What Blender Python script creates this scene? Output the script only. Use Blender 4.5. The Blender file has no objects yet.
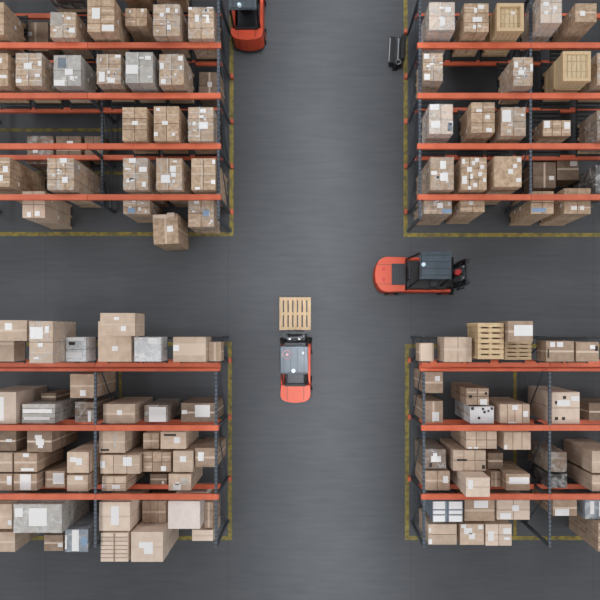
import bpy, bmesh, math, random
from mathutils import Vector, Matrix
PI = math.pi
C = bpy.context.scene.collection
S = bpy.context.scene

# ------------------------------------------------------------------ camera, world, lights, exposure
H = 20.0                       # drone / gantry height of the overhead camera
cam_d = bpy.data.cameras.new('camera'); cam = bpy.data.objects.new('camera', cam_d); C.objects.link(cam)
cam.location = (0, 0, H); cam.rotation_euler = (0, 0, 0)
cam_d.sensor_width = 36; cam_d.lens = 30.0
cam_d.shift_x = -17/600; cam_d.shift_y = 30/600
S.camera = cam

w = bpy.data.worlds.new('world'); S.world = w; w.use_nodes = True
w.node_tree.nodes['Background'].inputs[0].default_value = (0.80, 0.90, 1.0, 1)
w.node_tree.nodes['Background'].inputs[1].default_value = 0.03

def area(name, loc, sx, sy, power, col=(1, .98, .96), spread=180):
    l = bpy.data.lights.new(name, 'AREA'); l.shape = 'RECTANGLE'; l.size = sx; l.size_y = sy
    l.energy = power; l.color = col; l.spread = math.radians(spread)
    o = bpy.data.objects.new(name, l); C.objects.link(o); o.location = loc
    return o
area('ceiling_light_bank', (0, 1.0, 24.6), 44, 40, 900)
for i, (lx, ly, sx, sy, rx, ry) in enumerate(((-21, 1, 4, 40, 0, -.75), (21, 1, 4, 40, 0, .75), (0, -19, 40, 4, .75, 0), (0, 21, 40, 4, -.75, 0))):  # added oblique fill from beyond the frame, meant to shade the rack bays
    l = area('added_edge_fill', (lx, ly, 18.5), sx, sy, (1900, 1900, 900, 1000)[i])
    l.rotation_euler = (rx, ry, 0)
area('aisle_light_bank', (0.2, 1.0, 24.0), 2.5, 34, 290, (.97, .98, 1), 26)
area('cross_aisle_light_bank', (0, 1.6, 24.0), 34, 1.5, 25, (.97, .98, 1), 20)

S.view_settings.view_transform = 'Standard'; S.view_settings.look = 'None'
S.view_settings.gamma = 1; S.view_settings.use_curve_mapping = False
S.view_settings.exposure = 0.68

# ------------------------------------------------------------------ materials
def lin(c):
    return tuple(((v/255)/12.92 if v/255 <= .04045 else ((v/255+.055)/1.055)**2.4) for v in c)
def mat(name, rgb, rough=.6, metal=0.0, noise=None, scale=6.0, bump=0.0, bscale=60.0, spec=.4):
    """rgb = sRGB base; noise = second sRGB colour mixed in by object-space noise"""
    m = bpy.data.materials.new(name); m.use_nodes = True
    nt = m.node_tree; b = nt.nodes['Principled BSDF']
    b.inputs['Roughness'].default_value = rough; b.inputs['Metallic'].default_value = metal
    b.inputs['Specular IOR Level'].default_value = spec
    a = lin(rgb)
    if noise:
        tc = nt.nodes.new('ShaderNodeTexCoord'); n = nt.nodes.new('ShaderNodeTexNoise')
        oi = nt.nodes.new('ShaderNodeObjectInfo'); ad = nt.nodes.new('ShaderNodeVectorMath'); ad.operation = 'ADD'
        mu = nt.nodes.new('ShaderNodeMath'); mu.operation = 'MULTIPLY'; mu.inputs[1].default_value = 37.0
        nt.links.new(oi.outputs['Random'], mu.inputs[0])
        nt.links.new(tc.outputs['Object'], ad.inputs[0]); nt.links.new(mu.outputs[0], ad.inputs[1])
        n.inputs['Scale'].default_value = scale; n.inputs['Detail'].default_value = 6
        nt.links.new(ad.outputs[0], n.inputs['Vector'])
        r = nt.nodes.new('ShaderNodeValToRGB')
        r.color_ramp.elements[0].position = .35; r.color_ramp.elements[1].position = .65
        r.color_ramp.elements[0].color = (*a, 1); r.color_ramp.elements[1].color = (*lin(noise), 1)
        nt.links.new(n.outputs['Fac'], r.inputs['Fac'])
        # each object also varies a little in tone
        hs = nt.nodes.new('ShaderNodeHueSaturation')
        mr = nt.nodes.new('ShaderNodeMapRange'); mr.inputs[3].default_value = .86; mr.inputs[4].default_value = 1.12
        nt.links.new(oi.outputs['Random'], mr.inputs[0]); nt.links.new(mr.outputs[0], hs.inputs['Value'])
        nt.links.new(r.outputs['Color'], hs.inputs['Color'])
        nt.links.new(hs.outputs['Color'], b.inputs['Base Color'])
        if bump:
            n2 = nt.nodes.new('ShaderNodeTexNoise'); n2.inputs['Scale'].default_value = bscale
            nt.links.new(tc.outputs['Object'], n2.inputs['Vector'])
            bp = nt.nodes.new('ShaderNodeBump'); bp.inputs['Strength'].default_value = bump
            nt.links.new(n2.outputs['Fac'], bp.inputs['Height']); nt.links.new(bp.outputs[0], b.inputs['Normal'])
    else:
        b.inputs['Base Color'].default_value = (*a, 1)
    return m

def wood_mat(name, a, b2):
    m = mat(name, a, .75); nt = m.node_tree; b = nt.nodes['Principled BSDF']
    tc = nt.nodes.new('ShaderNodeTexCoord'); mp = nt.nodes.new('ShaderNodeMapping')
    mp.inputs['Scale'].default_value = (14, 2, 14)
    n = nt.nodes.new('ShaderNodeTexNoise'); n.inputs['Scale'].default_value = 2.2; n.inputs['Detail'].default_value = 5
    r = nt.nodes.new('ShaderNodeValToRGB'); r.color_ramp.elements[0].color = (*lin(a), 1); r.color_ramp.elements[1].color = (*lin(b2), 1)
    r.color_ramp.elements[0].position = .35; r.color_ramp.elements[1].position = .7
    nt.links.new(tc.outputs['Object'], mp.inputs[0]); nt.links.new(mp.outputs[0], n.inputs['Vector'])
    nt.links.new(n.outputs['Fac'], r.inputs[0]); nt.links.new(r.outputs[0], b.inputs['Base Color'])
    return m

def floor_mat():
    m = bpy.data.materials.new('sealed_concrete'); m.use_nodes = True
    nt = m.node_tree; b = nt.nodes['Principled BSDF']; L = nt.links.new
    tc = nt.nodes.new('ShaderNodeTexCoord')
    n1 = nt.nodes.new('ShaderNodeTexNoise'); n1.inputs['Scale'].default_value = .22; n1.inputs['Detail'].default_value = 5
    mp = nt.nodes.new('ShaderNodeMapping'); mp.inputs['Scale'].default_value = (.5, 5, 1)
    n2 = nt.nodes.new('ShaderNodeTexNoise'); n2.inputs['Scale'].default_value = 1.3; n2.inputs['Detail'].default_value = 8; n2.inputs['Distortion'].default_value = .6
    n3 = nt.nodes.new('ShaderNodeTexNoise'); n3.inputs['Scale'].default_value = 22; n3.inputs['Detail'].default_value = 6
    L(tc.outputs['Object'], n1.inputs['Vector']); L(tc.outputs['Object'], mp.inputs[0]); L(mp.outputs[0], n2.inputs['Vector']); L(tc.outputs['Object'], n3.inputs['Vector'])
    a1 = nt.nodes.new('ShaderNodeMath'); a1.operation = 'MULTIPLY_ADD'; a1.inputs[1].default_value = .55
    a2 = nt.nodes.new('ShaderNodeMath'); a2.operation = 'MULTIPLY_ADD'; a2.inputs[1].default_value = .3
    L(n1.outputs['Fac'], a1.inputs[0]); L(n2.outputs['Fac'], a2.inputs[0]); 
    a3 = nt.nodes.new('ShaderNodeMath'); a3.operation = 'MULTIPLY'; a3.inputs[1].default_value = .25
    L(n3.outputs['Fac'], a3.inputs[0]); L(a3.outputs[0], a2.inputs[2]); L(a2.outputs[0], a1.inputs[2])
    r = nt.nodes.new('ShaderNodeValToRGB')
    r.color_ramp.elements[0].position = .3; r.color_ramp.elements[1].position = .8
    r.color_ramp.elements[0].color = (*lin((70, 73, 78)), 1); r.color_ramp.elements[1].color = (*lin((96, 99, 104)), 1)
    L(a1.outputs[0], r.inputs[0])
    # saw-cut slab joints
    sx = nt.nodes.new('ShaderNodeSeparateXYZ'); L(tc.outputs['Object'], sx.inputs[0])
    def joint(out, pitch, off):
        a = nt.nodes.new('ShaderNodeMath'); a.operation = 'ADD'; a.inputs[1].default_value = off; L(out, a.inputs[0])
        p = nt.nodes.new('ShaderNodeMath'); p.operation = 'PINGPONG'; p.inputs[1].default_value = pitch/2; L(a.outputs[0], p.inputs[0])
        l = nt.nodes.new('ShaderNodeMath'); l.operation = 'LESS_THAN'; l.inputs[1].default_value = .018; L(p.outputs[0], l.inputs[0])
        return l.outputs[0]
    j1 = joint(sx.outputs['X'], 7.3, 3.55)
    mx = nt.nodes.new('ShaderNodeMath'); mx.operation = 'MAXIMUM'; L(j1, mx.inputs[0]); mx.inputs[1].default_value = 0
    ml = nt.nodes.new('ShaderNodeMath'); ml.operation = 'MULTIPLY'; ml.inputs[1].default_value = .2; L(mx.outputs[0], ml.inputs[0])
    mix = nt.nodes.new('ShaderNodeMix'); mix.data_type = 'RGBA'
    L(ml.outputs[0], mix.inputs[0]); L(r.outputs[0], mix.inputs[6]); mix.inputs[7].default_value = (*lin((40, 40, 42)), 1)
    L(mix.outputs[2], b.inputs['Base Color'])
    b.inputs['Roughness'].default_value = .62; b.inputs['Specular IOR Level'].default_value = .25
    bp = nt.nodes.new('ShaderNodeBump'); bp.inputs['Strength'].default_value = .12; L(n3.outputs['Fac'], bp.inputs['Height']); L(bp.outputs[0], b.inputs['Normal'])
    return m

def wrap_mat(name, lo, hi, rgb):
    """thin stretch film: clear with milky glossy wrinkles"""
    m = bpy.data.materials.new(name); m.use_nodes = True
    nt = m.node_tree; L = nt.links.new; out = nt.nodes['Material Output']; b = nt.nodes['Principled BSDF']
    b.inputs['Base Color'].default_value = (*lin(rgb), 1); b.inputs['Roughness'].default_value = .25
    tr = nt.nodes.new('ShaderNodeBsdfTransparent'); mix = nt.nodes.new('ShaderNodeMixShader')
    tc = nt.nodes.new('ShaderNodeTexCoord'); oi = nt.nodes.new('ShaderNodeObjectInfo')
    mu = nt.nodes.new('ShaderNodeMath'); mu.operation = 'MULTIPLY'; mu.inputs[1].default_value = 51.0; L(oi.outputs['Random'], mu.inputs[0])
    ad = nt.nodes.new('ShaderNodeVectorMath'); ad.operation = 'ADD'; L(tc.outputs['Object'], ad.inputs[0]); L(mu.outputs[0], ad.inputs[1])
    n = nt.nodes.new('ShaderNodeTexNoise'); n.inputs['Scale'].default_value = 2.8; n.inputs['Detail'].default_value = 5; n.inputs['Distortion'].default_value = 1.6
    L(ad.outputs[0], n.inputs['Vector'])
    mr = nt.nodes.new('ShaderNodeMapRange'); mr.inputs[1].default_value = .45; mr.inputs[2].default_value = .72
    mr.inputs[3].default_value = lo; mr.inputs[4].default_value = hi
    L(n.outputs['Fac'], mr.inputs[0]); L(mr.outputs[0], mix.inputs[0])
    bp = nt.nodes.new('ShaderNodeBump'); bp.inputs['Strength'].default_value = .5; L(n.outputs['Fac'], bp.inputs['Height']); L(bp.outputs[0], b.inputs['Normal'])
    L(tr.outputs[0], mix.inputs[1]); L(b.outputs[0], mix.inputs[2]); L(mix.outputs[0], out.inputs['Surface'])
    return m

def perforated_mat():
    m = mat('galvanised_blue_steel', (84, 95, 110), .45, .3); nt = m.node_tree; b = nt.nodes['Principled BSDF']; L = nt.links.new
    tc = nt.nodes.new('ShaderNodeTexCoord'); sx = nt.nodes.new('ShaderNodeSeparateXYZ'); L(tc.outputs['Object'], sx.inputs[0])
    su = nt.nodes.new('ShaderNodeMath'); su.operation = 'ADD'; L(sx.outputs['Y'], su.inputs[0]); L(sx.outputs['Z'], su.inputs[1])
    p = nt.nodes.new('ShaderNodeMath'); p.operation = 'PINGPONG'; p.inputs[1].default_value = .075; L(su.outputs[0], p.inputs[0])
    g = nt.nodes.new('ShaderNodeMath'); g.operation = 'LESS_THAN'; g.inputs[1].default_value = .028; L(p.outputs[0], g.inputs[0])
    mix = nt.nodes.new('ShaderNodeMix'); mix.data_type = 'RGBA'; L(g.outputs[0], mix.inputs[0])
    mix.inputs[6].default_value = (*lin((72, 81, 93)), 1); mix.inputs[7].default_value = (*lin((104, 112, 122)), 1)
    L(mix.outputs[2], b.inputs['Base Color'])
    return m

M = {
 'floor': floor_mat(),
 'ceiling': mat('white_ceiling_sheet', (120, 121, 124), .8),
 'tape': mat('worn_yellow_paint', (158, 142, 66), .7, noise=(104, 98, 62), scale=5),
 'card0': mat('kraft_cardboard', (214, 194, 176), .85, noise=(200, 178, 159), scale=4, bump=.1),
 'cardu': mat('dusty_cardboard', (208, 184, 160), .85, noise=(176, 150, 126), scale=7, bump=.15),
 'card1': mat('pale_cardboard', (228, 211, 197), .85, noise=(220, 202, 186), scale=4, bump=.1),
 'card2': mat('brown_cardboard', (188, 165, 146), .85, noise=(170, 147, 128), scale=5, bump=.1),
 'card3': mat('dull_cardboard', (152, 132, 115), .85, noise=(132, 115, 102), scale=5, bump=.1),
 'blank': mat('blank_pale_board', (238, 229, 223), .8, noise=(230, 220, 213), scale=4),
 'white': mat('white_carton', (234, 236, 240), .6, noise=(220, 223, 228), scale=5),
 'grey': mat('grey_wrapped_carton', (198, 194, 188), .55, noise=(176, 171, 165), scale=6),
 'dark': mat('dark_wrapped_carton', (88, 86, 86), .5, noise=(68, 68, 70), scale=6),
 'blue': mat('blue_grey_carton', (138, 150, 164), .6, noise=(118, 130, 146), scale=5),
 'label': mat('white_paper_label', (240, 241, 243), .6),
 'bluelabel': mat('blue_paper_label', (140, 168, 200), .6),
 'tapeclear': mat('packing_tape', (214, 195, 178), .35),
 'strap': mat('white_strap', (216, 212, 206), .5),
 'ink': mat('dark_ink', (62, 54, 50), .7),
 'film': wrap_mat('stretch_film', .02, .55, (226, 228, 230)),
 'milky': wrap_mat('milky_stretch_film', .12, .66, (226, 230, 234)),
 'orange': mat('orange_powder_coat', (222, 116, 84), .5, noise=(208, 102, 72), scale=2),
 'steel': perforated_mat(),
 'brace': mat('dark_galvanised_steel', (72, 80, 90), .45, .3),
 'deck': mat('dark_steel_decking', (52, 54, 58), .55, .3),
 'wood': wood_mat('pallet_pine', (226, 202, 166), (206, 178, 140)),
 'wood2': wood_mat('weathered_pallet_wood', (206, 182, 150), (180, 154, 124)),
 'crate': wood_mat('crate_plywood', (220, 202, 168), (204, 183, 147)),
 'truck': mat('orange_truck_paint', (200, 74, 44), .45, spec=.5),
 'black': mat('black_plastic', (30, 31, 34), .5),
 'rubber': mat('tyre_rubber', (24, 24, 25), .8),
 'char': mat('charcoal_metal', (46, 49, 54), .4, .3),
 'roof': mat('grey_guard_panel', (74, 86, 97), .35, .1, noise=(64, 75, 85), scale=3),
 'lamp': mat('pale_lamp_lens', (206, 226, 240), .2),
 'red': mat('red_plastic', (190, 44, 44), .4),
 'pink': mat('pink_sticker', (206, 150, 156), .6),
 'rail': mat('worn_grey_steel', (150, 154, 158), .35, .5),
}

# ------------------------------------------------------------------ mesh helpers
class MB:
    def __init__(self): self.bm = bmesh.new()
    def box(self, x0, x1, y0, y1, z0, z1, bev=0.0, rot=None, piv=None):
        r = bmesh.ops.create_cube(self.bm, size=1.0)
        vs = r['verts']
        for v in vs:
            v.co = Vector(((x0+x1)/2+v.co.x*(x1-x0), (y0+y1)/2+v.co.y*(y1-y0), (z0+z1)/2+v.co.z*(z1-z0)))
        if rot is not None:
            p = Vector(piv) if piv is not None else Vector(((x0+x1)/2, (y0+y1)/2, (z0+z1)/2))
            for v in vs: v.co = p + rot @ (v.co-p)
        if bev > 0:
            es = list({e for v in vs for e in v.link_edges})
            bmesh.ops.bevel(self.bm, geom=es, offset=min(bev, .45*min(x1-x0, y1-y0, z1-z0)), segments=2, profile=.6, affect='EDGES')
        return self
    def bar(self, a, b, wd, ht=None):
        a, b = Vector(a), Vector(b); d = b-a; L = d.length; ht = ht or wd
        q = d.to_track_quat('X', 'Z').to_matrix()
        self.box(-L/2, L/2, -wd/2, wd/2, -ht/2, ht/2, 0, None)
        self.bm.verts.ensure_lookup_table()
        for v in self.bm.verts[-8:]: v.co = (a+b)/2 + q @ v.co
        return self
    def cyl(self, a, b, r, n=24, bev=0.0, r2=None):
        a, b = Vector(a), Vector(b); d = b-a
        res = bmesh.ops.create_cone(self.bm, cap_ends=True, segments=n, radius1=r, radius2=r if r2 is None else r2, depth=d.length)
        q = d.to_track_quat('Z', 'Y').to_matrix()
        vs = res['verts']
        for v in vs: v.co = (a+b)/2 + q @ v.co
        if bev > 0:
            es = [e for e in {e for v in vs for e in v.link_edges} if len(e.link_faces) == 2 and any(len(f.verts) > 4 for f in e.link_faces)]
            bmesh.ops.bevel(self.bm, geom=es, offset=bev, segments=2, profile=.6, affect='EDGES')
        return self
    def torus(self, c, R, r, tilt=None, n=28, k=10):
        c = Vector(c); g = []
        for i in range(n):
            a = 2*PI*i/n; ring = []
            for j in range(k):
                t = 2*PI*j/k
                p = Vector(((R+r*math.cos(t))*math.cos(a), (R+r*math.cos(t))*math.sin(a), r*math.sin(t)))
                if tilt is not None: p = tilt @ p
                ring.append(self.bm.verts.new(c+p))
            g.append(ring)
        for i in range(n):
            for j in range(k):
                self.bm.faces.new((g[i][j], g[(i+1) % n][j], g[(i+1) % n][(j+1) % k], g[i][(j+1) % k]))
        return self
    def prism(self, pts, z0, z1, bev=0.0, top_scale=None):
        lo = [self.bm.verts.new((x, y, z0)) for x, y in pts]
        hi = [self.bm.verts.new((x, y, z1)) for x, y in pts]
        f = [self.bm.faces.new(lo[::-1]), self.bm.faces.new(hi)]
        n = len(pts)
        for i in range(n): self.bm.faces.new((lo[i], lo[(i+1) % n], hi[(i+1) % n], hi[i]))
        if bev > 0:
            bmesh.ops.bevel(self.bm, geom=list(f[1].edges), offset=bev, segments=3, profile=.5, affect='EDGES', clamp_overlap=True)
        return self
    def build(self, name, m, parent=None, smooth=False, loc=None):
        bmesh.ops.recalc_face_normals(self.bm, faces=self.bm.faces[:])
        me = bpy.data.meshes.new(name); self.bm.to_mesh(me); self.bm.free()
        me.materials.append(M[m] if isinstance(m, str) else m)
        if smooth:
            for p in me.polygons: p.use_smooth = True
        o = bpy.data.objects.new(name, me); C.objects.link(o)
        if parent is not None: o.parent = parent
        if loc is not None: o.location = loc
        return o

def empty(name, loc, rz=0):
    o = bpy.data.objects.new(name, None); C.objects.link(o); o.location = loc; o.rotation_euler = (0, 0, rz)
    o.empty_display_size = .2
    return o
def tag(o, label, cat, group=None):
    o['label'] = label; o['category'] = cat
    if group: o['group'] = group
    return o
def copy_tree(o, parent=None):
    c = o.copy(); C.objects.link(c)
    if parent is not None: c.parent = parent
    for ch in list(o.children): copy_tree(ch, c)
    return c

# plan position of a point seen at (px, py) when it stands at height z (survey of the photograph)
def X(px, z): return (px-317)/500*(H-z)
def Y(py, z): return (330-py)/500*(H-z)

# ------------------------------------------------------------------ setting: floor and floor markings
f = MB().box(-24, 24, -22, 24, -.2, 0).build('floor', 'floor'); f['kind'] = 'structure'
cl = MB().box(-24, 24, -22, 24, 25.0, 25.2).build('ceiling', 'ceiling'); cl['kind'] = 'structure'
tn = [0]
def line(px0, py0, px1, py1, wd=.16):
    tn[0] += 1
    x0, x1 = sorted((X(px0, 0), X(px1, 0))); y0, y1 = sorted((Y(py0, 0), Y(py1, 0)))
    if x1-x0 < y1-y0: x0 -= wd/2; x1 += wd/2
    else: y0 -= wd/2; y1 += wd/2
    o = MB().box(x0, x1, y0, y1, 0, .004).build('trim_%d' % tn[0], 'tape'); o['kind'] = 'structure'
line(231.5, -60, 231.5, 236); line(-60, 234, 229.4, 234)
line(405.5, -60, 405.5, 237); line(407.6, 235, 680, 235)
line(230, 342, 230, 540); line(-60, 344, 227.9, 344); line(-60, 538, 227.9, 538)
line(407, 344, 407, 540); line(409.1, 346, 680, 346); line(409.1, 538, 680, 538)
line(120, 346.2, 120, 535.8, .13); line(515, 348.2, 515, 535.8, .13)
line(-60, 130, 200, 130, .12); line(-60, 173, 200, 173, .12)

# ------------------------------------------------------------------ racks
OBST = []          # boxes of rack steel that goods must stand clear of: x0,x1,y0,y1,z0,z1
ZT, ZL = 2.30, 1.15
def ob(*a): OBST.append(a)
def rack(label, xs, ys, end_y, xout, tie_z, lower_ys, post_ys, side, decks=(), first_ledge=None, tie_span=None):
    """xs: frame lines; ys: beam lines (top level); xout: far beam end out of frame"""
    cx = xs[0]; r = empty('pallet_rack', (cx, ys[0], 0)); tag(r, label, 'rack', 'orange and grey pallet racks')
    def P(mb, name, m, par=r):
        for v in mb.bm.verts: v.co -= Vector((cx, ys[0], 0))
        o = mb.build(name, m, r)
        if par is not r: o.parent = par; 
        return o
    for fi, fx in enumerate(xs):
        y0, y1 = tie_span
        if fi == 0 and y0 > 4: y0 = 3.95
        tz = tie_z[fi]
        fr = P(MB().box(fx-.045, fx+.045, y0, y1, tz-.06, tz, .008), 'upright_frame', 'steel')
        ob(fx-.05, fx+.05, y0, y1, tz-.06, tz)
        for py in post_ys:
            if fi > 0 and abs(py-3.98) < .01: continue
            top = ZT-.125 if any(abs(py-b) < .01 for b in ys) else (tz-.065 if y0-.1 <= py <= y1+.1 else 1.9)
            P(MB().box(fx-.05, fx+.05, py-.05, py+.05, .012, top, .006), 'post', 'steel', fr)
            P(MB().box(fx-.09, fx+.09, py-.09, py+.09, 0, .012).cyl((fx+.06, py+.06, 0), (fx+.06, py+.06, .03), .012, 8), 'base_plate', 'brace', fr)
            ob(fx-.06, fx+.06, py-.06, py+.06, 0, top); ob(fx-.1, fx+.1, py-.1, py+.1, 0, .03)
            if fi == 0 and any(abs(py-b) < .01 for b in ys) and py != NB:
                s = side
                P(MB().box(fx+s*.07 if s > 0 else fx-.17, fx+.17 if s > 0 else fx-.07, py-.09, py+.09, .012, .2, .01), 'post_protector', 'orange', fr)
        if fi < 2:
            ps = sorted(p for p in post_ys if fi == 0 or abs(p-3.98) > .01)
            for a, b in zip(ps, ps[1:]):
                if b-a < .9: continue
                P(MB().bar((fx, a+.05, .25), (fx, b-.05, min(tz, 2.1)-.12), .035).bar((fx, a+.05, .22), (fx, b-.05, .22), .035), 'brace', 'brace', fr)
                ob(fx-.03, fx+.03, a, b, .2, 2.1)
    segs = [xs[0]]+list(xs[1:])
    if abs(xout-xs[-1]) > .3: segs.append(xout)
    for a, b in zip(segs, segs[1:]):
        lo, hi = sorted((a, b))
        if segs[0] == a: lo, hi = (lo, hi+.1) if hi == a else (lo-.1, hi)
        for i, by in enumerate(ys):
            wb = .04 if by == NB else .1
            mb = MB().box(lo+.004, hi-.004, by-wb, by+wb, ZT-.12, ZT, .012)
            if first_ledge is not None and i == 0:
                mb.box(lo+.004, hi-.004, by-.28, by-.17, ZT-.34, ZT-.24, .01).box(lo+.004, hi-.004, by-.24, by+.05, ZT-.4, ZT-.33).box(lo+.004, hi-.004, by-.02, by+.04, ZT-.38, ZT-.1)
            P(mb, 'beam', 'deck' if by == NB else 'orange')
            ob(lo, hi, by-(.28 if first_ledge is not None and i == 0 else .1), by+.1, ZT-(.35 if first_ledge is not None and i == 0 else .12), ZT)
    for a, b in zip(segs, segs[1:]):
        lo, hi = sorted((a, b))
        for by in lower_ys:
            P(MB().box(lo+.055, hi-.055, by-.09, by+.09, ZL-.12, ZL, .012), 'beam', 'orange')
            ob(lo, hi, by-.09, by+.09, ZL-.12, ZL)
    for (x0, x1, y0, y1, z) in decks:
        mb = MB()
        n = max(4, int((y1-y0)/.15))
        for k in range(n):
            yy = y0+(k+.5)*(y1-y0)/n
            mb.box(x0, x1, yy-.05, yy+.05, z, z+.03)
        mb.box(x0+.02, x0+.06, y0, y1, z+.001, z+.029).box(x1-.06, x1-.02, y0, y1, z+.001, z+.029)
        P(mb, 'deck_panel', 'deck')
        ob(x0, x1, y0, y1, z, z+.03)
    return r

def T(py): return Y(py, ZT)
UPY = [T(197), T(146), T(95.5), T(45), T(-5)]
LOY = [T(364), T(428), T(497)]
UL_deck, UR_deck = [], []           # filled from the goods lists
NB = -.28                            # rear beam of the lower racks' top shelf

# ------------------------------------------------------------------ goods lists
# (px0, py0, px1, py1) of the top face, top height, base height, style, cells, labels on top, options, description
L1 = ZL+.0325
UL = [
 ((-22, 2, 4, 35), 2.5, L1, 's', (2, 3), [], {}, 'brown carton load at the left edge, top row of the upper left rack'),
 ((23, 22, 48, 51), 1.0, 0, 'c2', (1, 1), [(28, 32, 32, 36)], {}, 'low dull brown box, bottom tier, at the top left, beside a grey patched load'),
 ((50, 12, 76, 41), 2.55, L1, 'w', (2, 2), [(69, 28, 75, 33), (67, 17, 71, 20)], {'patch': [(51, 12.5, 62, 25, 'grey')], 'strap': 1}, 'wrapped load with grey corner patch, top row of the upper left rack'),
 ((87, -2, 114.5, 32), 2.7, L1, 's', (2, 4), [(92, 8, 100, 19), (102, 25, 114, 31)], {}, 'tall tan load with large torn white label, upper left rack, top row'),
 ((125, 8, 147, 26), 2.2, L1, 's', (2, 2), [(129, 10, 131, 13), (141, 9, 144, 12)], {}, 'small short tan load between two taller ones, upper left rack, top row'),
 ((153, 4, 180, 36), 2.6, L1, 'w', (2, 3), [(160, 13, 164, 17), (166, 8, 170, 13), (175, 9, 178, 13), (167, 25, 171, 30)], {'strap': 1}, 'strapped tan load, second from the right in the top full row, upper left rack'),
 ((188, 7, 214, 40), 2.5, L1, 'w', (2, 3), [(195, 15, 199, 22), (206, 15, 209, 22), (207, 5.5, 213, 8.5), (188, 7, 192, 10)], {}, 'load with two white oval labels, aisle end of top row, upper left rack'),
 ((42, -30, 75, 4), 2.3, L1, 'd', (2, 2), [], {}, 'dark wrapped load cut off by the top edge, above the grey patched load'),
 ((120, -30, 146, 2), 2.2, L1, 's', (2, 2), [], {}, 'brown load cut off by the top edge, above the small short load'),
 ((153, -32, 183, -2), 2.2, L1, 's', (2, 2), [], {}, 'brown load cut off by the top edge, above the strapped tan load'),
 ((-22, 53, 8, 86), 2.5, L1, 's', (2, 2), [(-2, 58, 2, 63), (0, 75, 7, 78)], {}, 'tan load cut by the left edge, second full row of the upper left rack'),
 ((15.5, 53, 42, 86), 2.5, L1, 'w', (2, 3), [(24, 63, 32, 69), (38, 61, 42, 66), (35, 74, 40, 77), (16, 79, 22, 83)], {'strap': 1}, 'tan load with many small white labels, second row, upper left rack, near left edge'),
 ((53.5, 55, 81, 86), 2.5, L1, 'g', (2, 2), [(65, 69, 73, 75), (54, 80, 65, 86), (70, 76, 73, 80)], {'patch': [(58, 58, 66, 68, 'blue')]}, 'milky white wrapped load with bluish patch, second row, upper left rack'),
 ((96.5, 54, 121, 84), 2.55, L1, 'w', (2, 3), [(99, 72, 105, 82), (108, 78, 115, 83), (115, 55, 121, 58)], {'strap': 1}, 'tan load with white strap and two bottom labels, second row, upper left rack'),
 ((125.5, 52, 153, 83), 2.7, L1, 'g', (2, 2), [(126, 65, 138, 74), (145, 56, 151, 60)], {'strap': 2}, 'pale grey wrapped load with white label, second row, upper left rack'),
 ((159, 54, 184, 85), 2.6, L1, 'w', (2, 2), [(160, 63, 164, 69), (178, 56, 183, 61), (161, 79, 166, 84)], {'strap': 1}, 'strapped tan load, rightmost tall one of the second row, upper left rack'),
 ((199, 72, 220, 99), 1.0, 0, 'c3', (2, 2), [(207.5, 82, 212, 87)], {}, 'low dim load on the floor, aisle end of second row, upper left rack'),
 ((122, 107, 147, 141), 2.45, L1, 's', (2, 3), [(132, 121, 138, 125)], {}, 'plain tan load, leftmost of three in the third row of the upper left rack'),
 ((153.5, 106, 179, 141), 2.45, L1, 's', (2, 2), [(156, 108, 160, 111), (162, 121, 168, 125), (154, 132, 158, 136), (172, 133, 175, 136)], {}, 'tan load, middle of three in the third row of the upper left rack'),
 ((188, 107, 213.5, 142), 2.45, L1, 'w', (2, 3), [(200, 109, 206, 113), (199, 122, 208, 129)], {'strap': 2}, 'film-wrapped load, rightmost of three in the third row of the upper left rack'),
 ((27, 136, 53, 164), .95, 0, 'wd', (2, 2), [(33, 149, 38, 153)], {}, 'low wrapped load, leftmost of three on the floor under the third beam, upper left rack'),
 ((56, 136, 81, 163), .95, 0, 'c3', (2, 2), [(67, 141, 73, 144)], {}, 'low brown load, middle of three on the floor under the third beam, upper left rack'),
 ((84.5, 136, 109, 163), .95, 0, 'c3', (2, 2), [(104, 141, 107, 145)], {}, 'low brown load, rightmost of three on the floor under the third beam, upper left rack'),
 ((-18, 157, 10, 187), 2.4, 0, 's', (2, 3), [(3, 166, 8, 172), (0, 175, 3, 181)], {}, 'tan load cut by the left edge in the fourth row, upper left rack'),
 ((47, 158, 74, 190), 2.5, .0, 'w', (3, 3), [(60, 158, 67, 163), (62, 177, 68, 183), (73, 176, 77, 181)], {'strap': 1}, 'tan load standing alone between open bays in the fourth row, upper left rack'),
 ((123, 158, 148, 190), 2.45, 0, 'w', (2, 2), [(129, 158, 136, 163), (139, 167, 147, 172), (142, 182, 146, 187), (125, 168, 131, 170)], {'strap': 1}, 'labelled tan load, leftmost of three in the fourth row of the upper left rack'),
 ((156, 158, 182, 190), 2.45, 0, 'w', (2, 2), [(161, 175, 170, 183), (170, 166, 176, 172), (171, 173, 176, 177)], {'strap': 1}, 'tan load with bright central label, middle of three in the fourth row, upper left rack'),
 ((191, 158, 216, 190), 2.45, 0, 's', (2, 2), [(195, 187, 200, 191), (211, 180, 216, 184), (212, 160, 216, 164)], {'strap': 1}, 'tan load, rightmost of three in the fourth row, upper left rack, beside the aisle'),
 ((22, 191, 45, 218), 2.0, 0, 's', (2, 2), [(27, 212, 31, 217), (35, 211, 40, 216)], {'card': 'card0'}, 'stack of tan cartons on the floor at front left of the upper left rack'),
 ((123, 200, 150, 214), 1.5, 0, 'w', (2, 2), [(128, 208, 135, 213, 'bluelabel'), (145, 210, 147, 213)], {}, 'wrapped load with blue label on the floor, behind the box left in the aisle'),
 ((153, 214, 178, 244), 1.5, 0, 'c', (1, 1), [(167, 226, 173, 232)], {'rot': .05, 'flap': 1}, 'tan box stack with one white label, standing out past the yellow line, upper left'),
 ((188, 200, 214, 227), 1.3, 0, 'w', (2, 2), [(194, 201, 199, 204), (203, 210, 209, 216, 'bluelabel')], {}, 'load with blue label on the floor at the corner post, upper left rack'),
]
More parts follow.
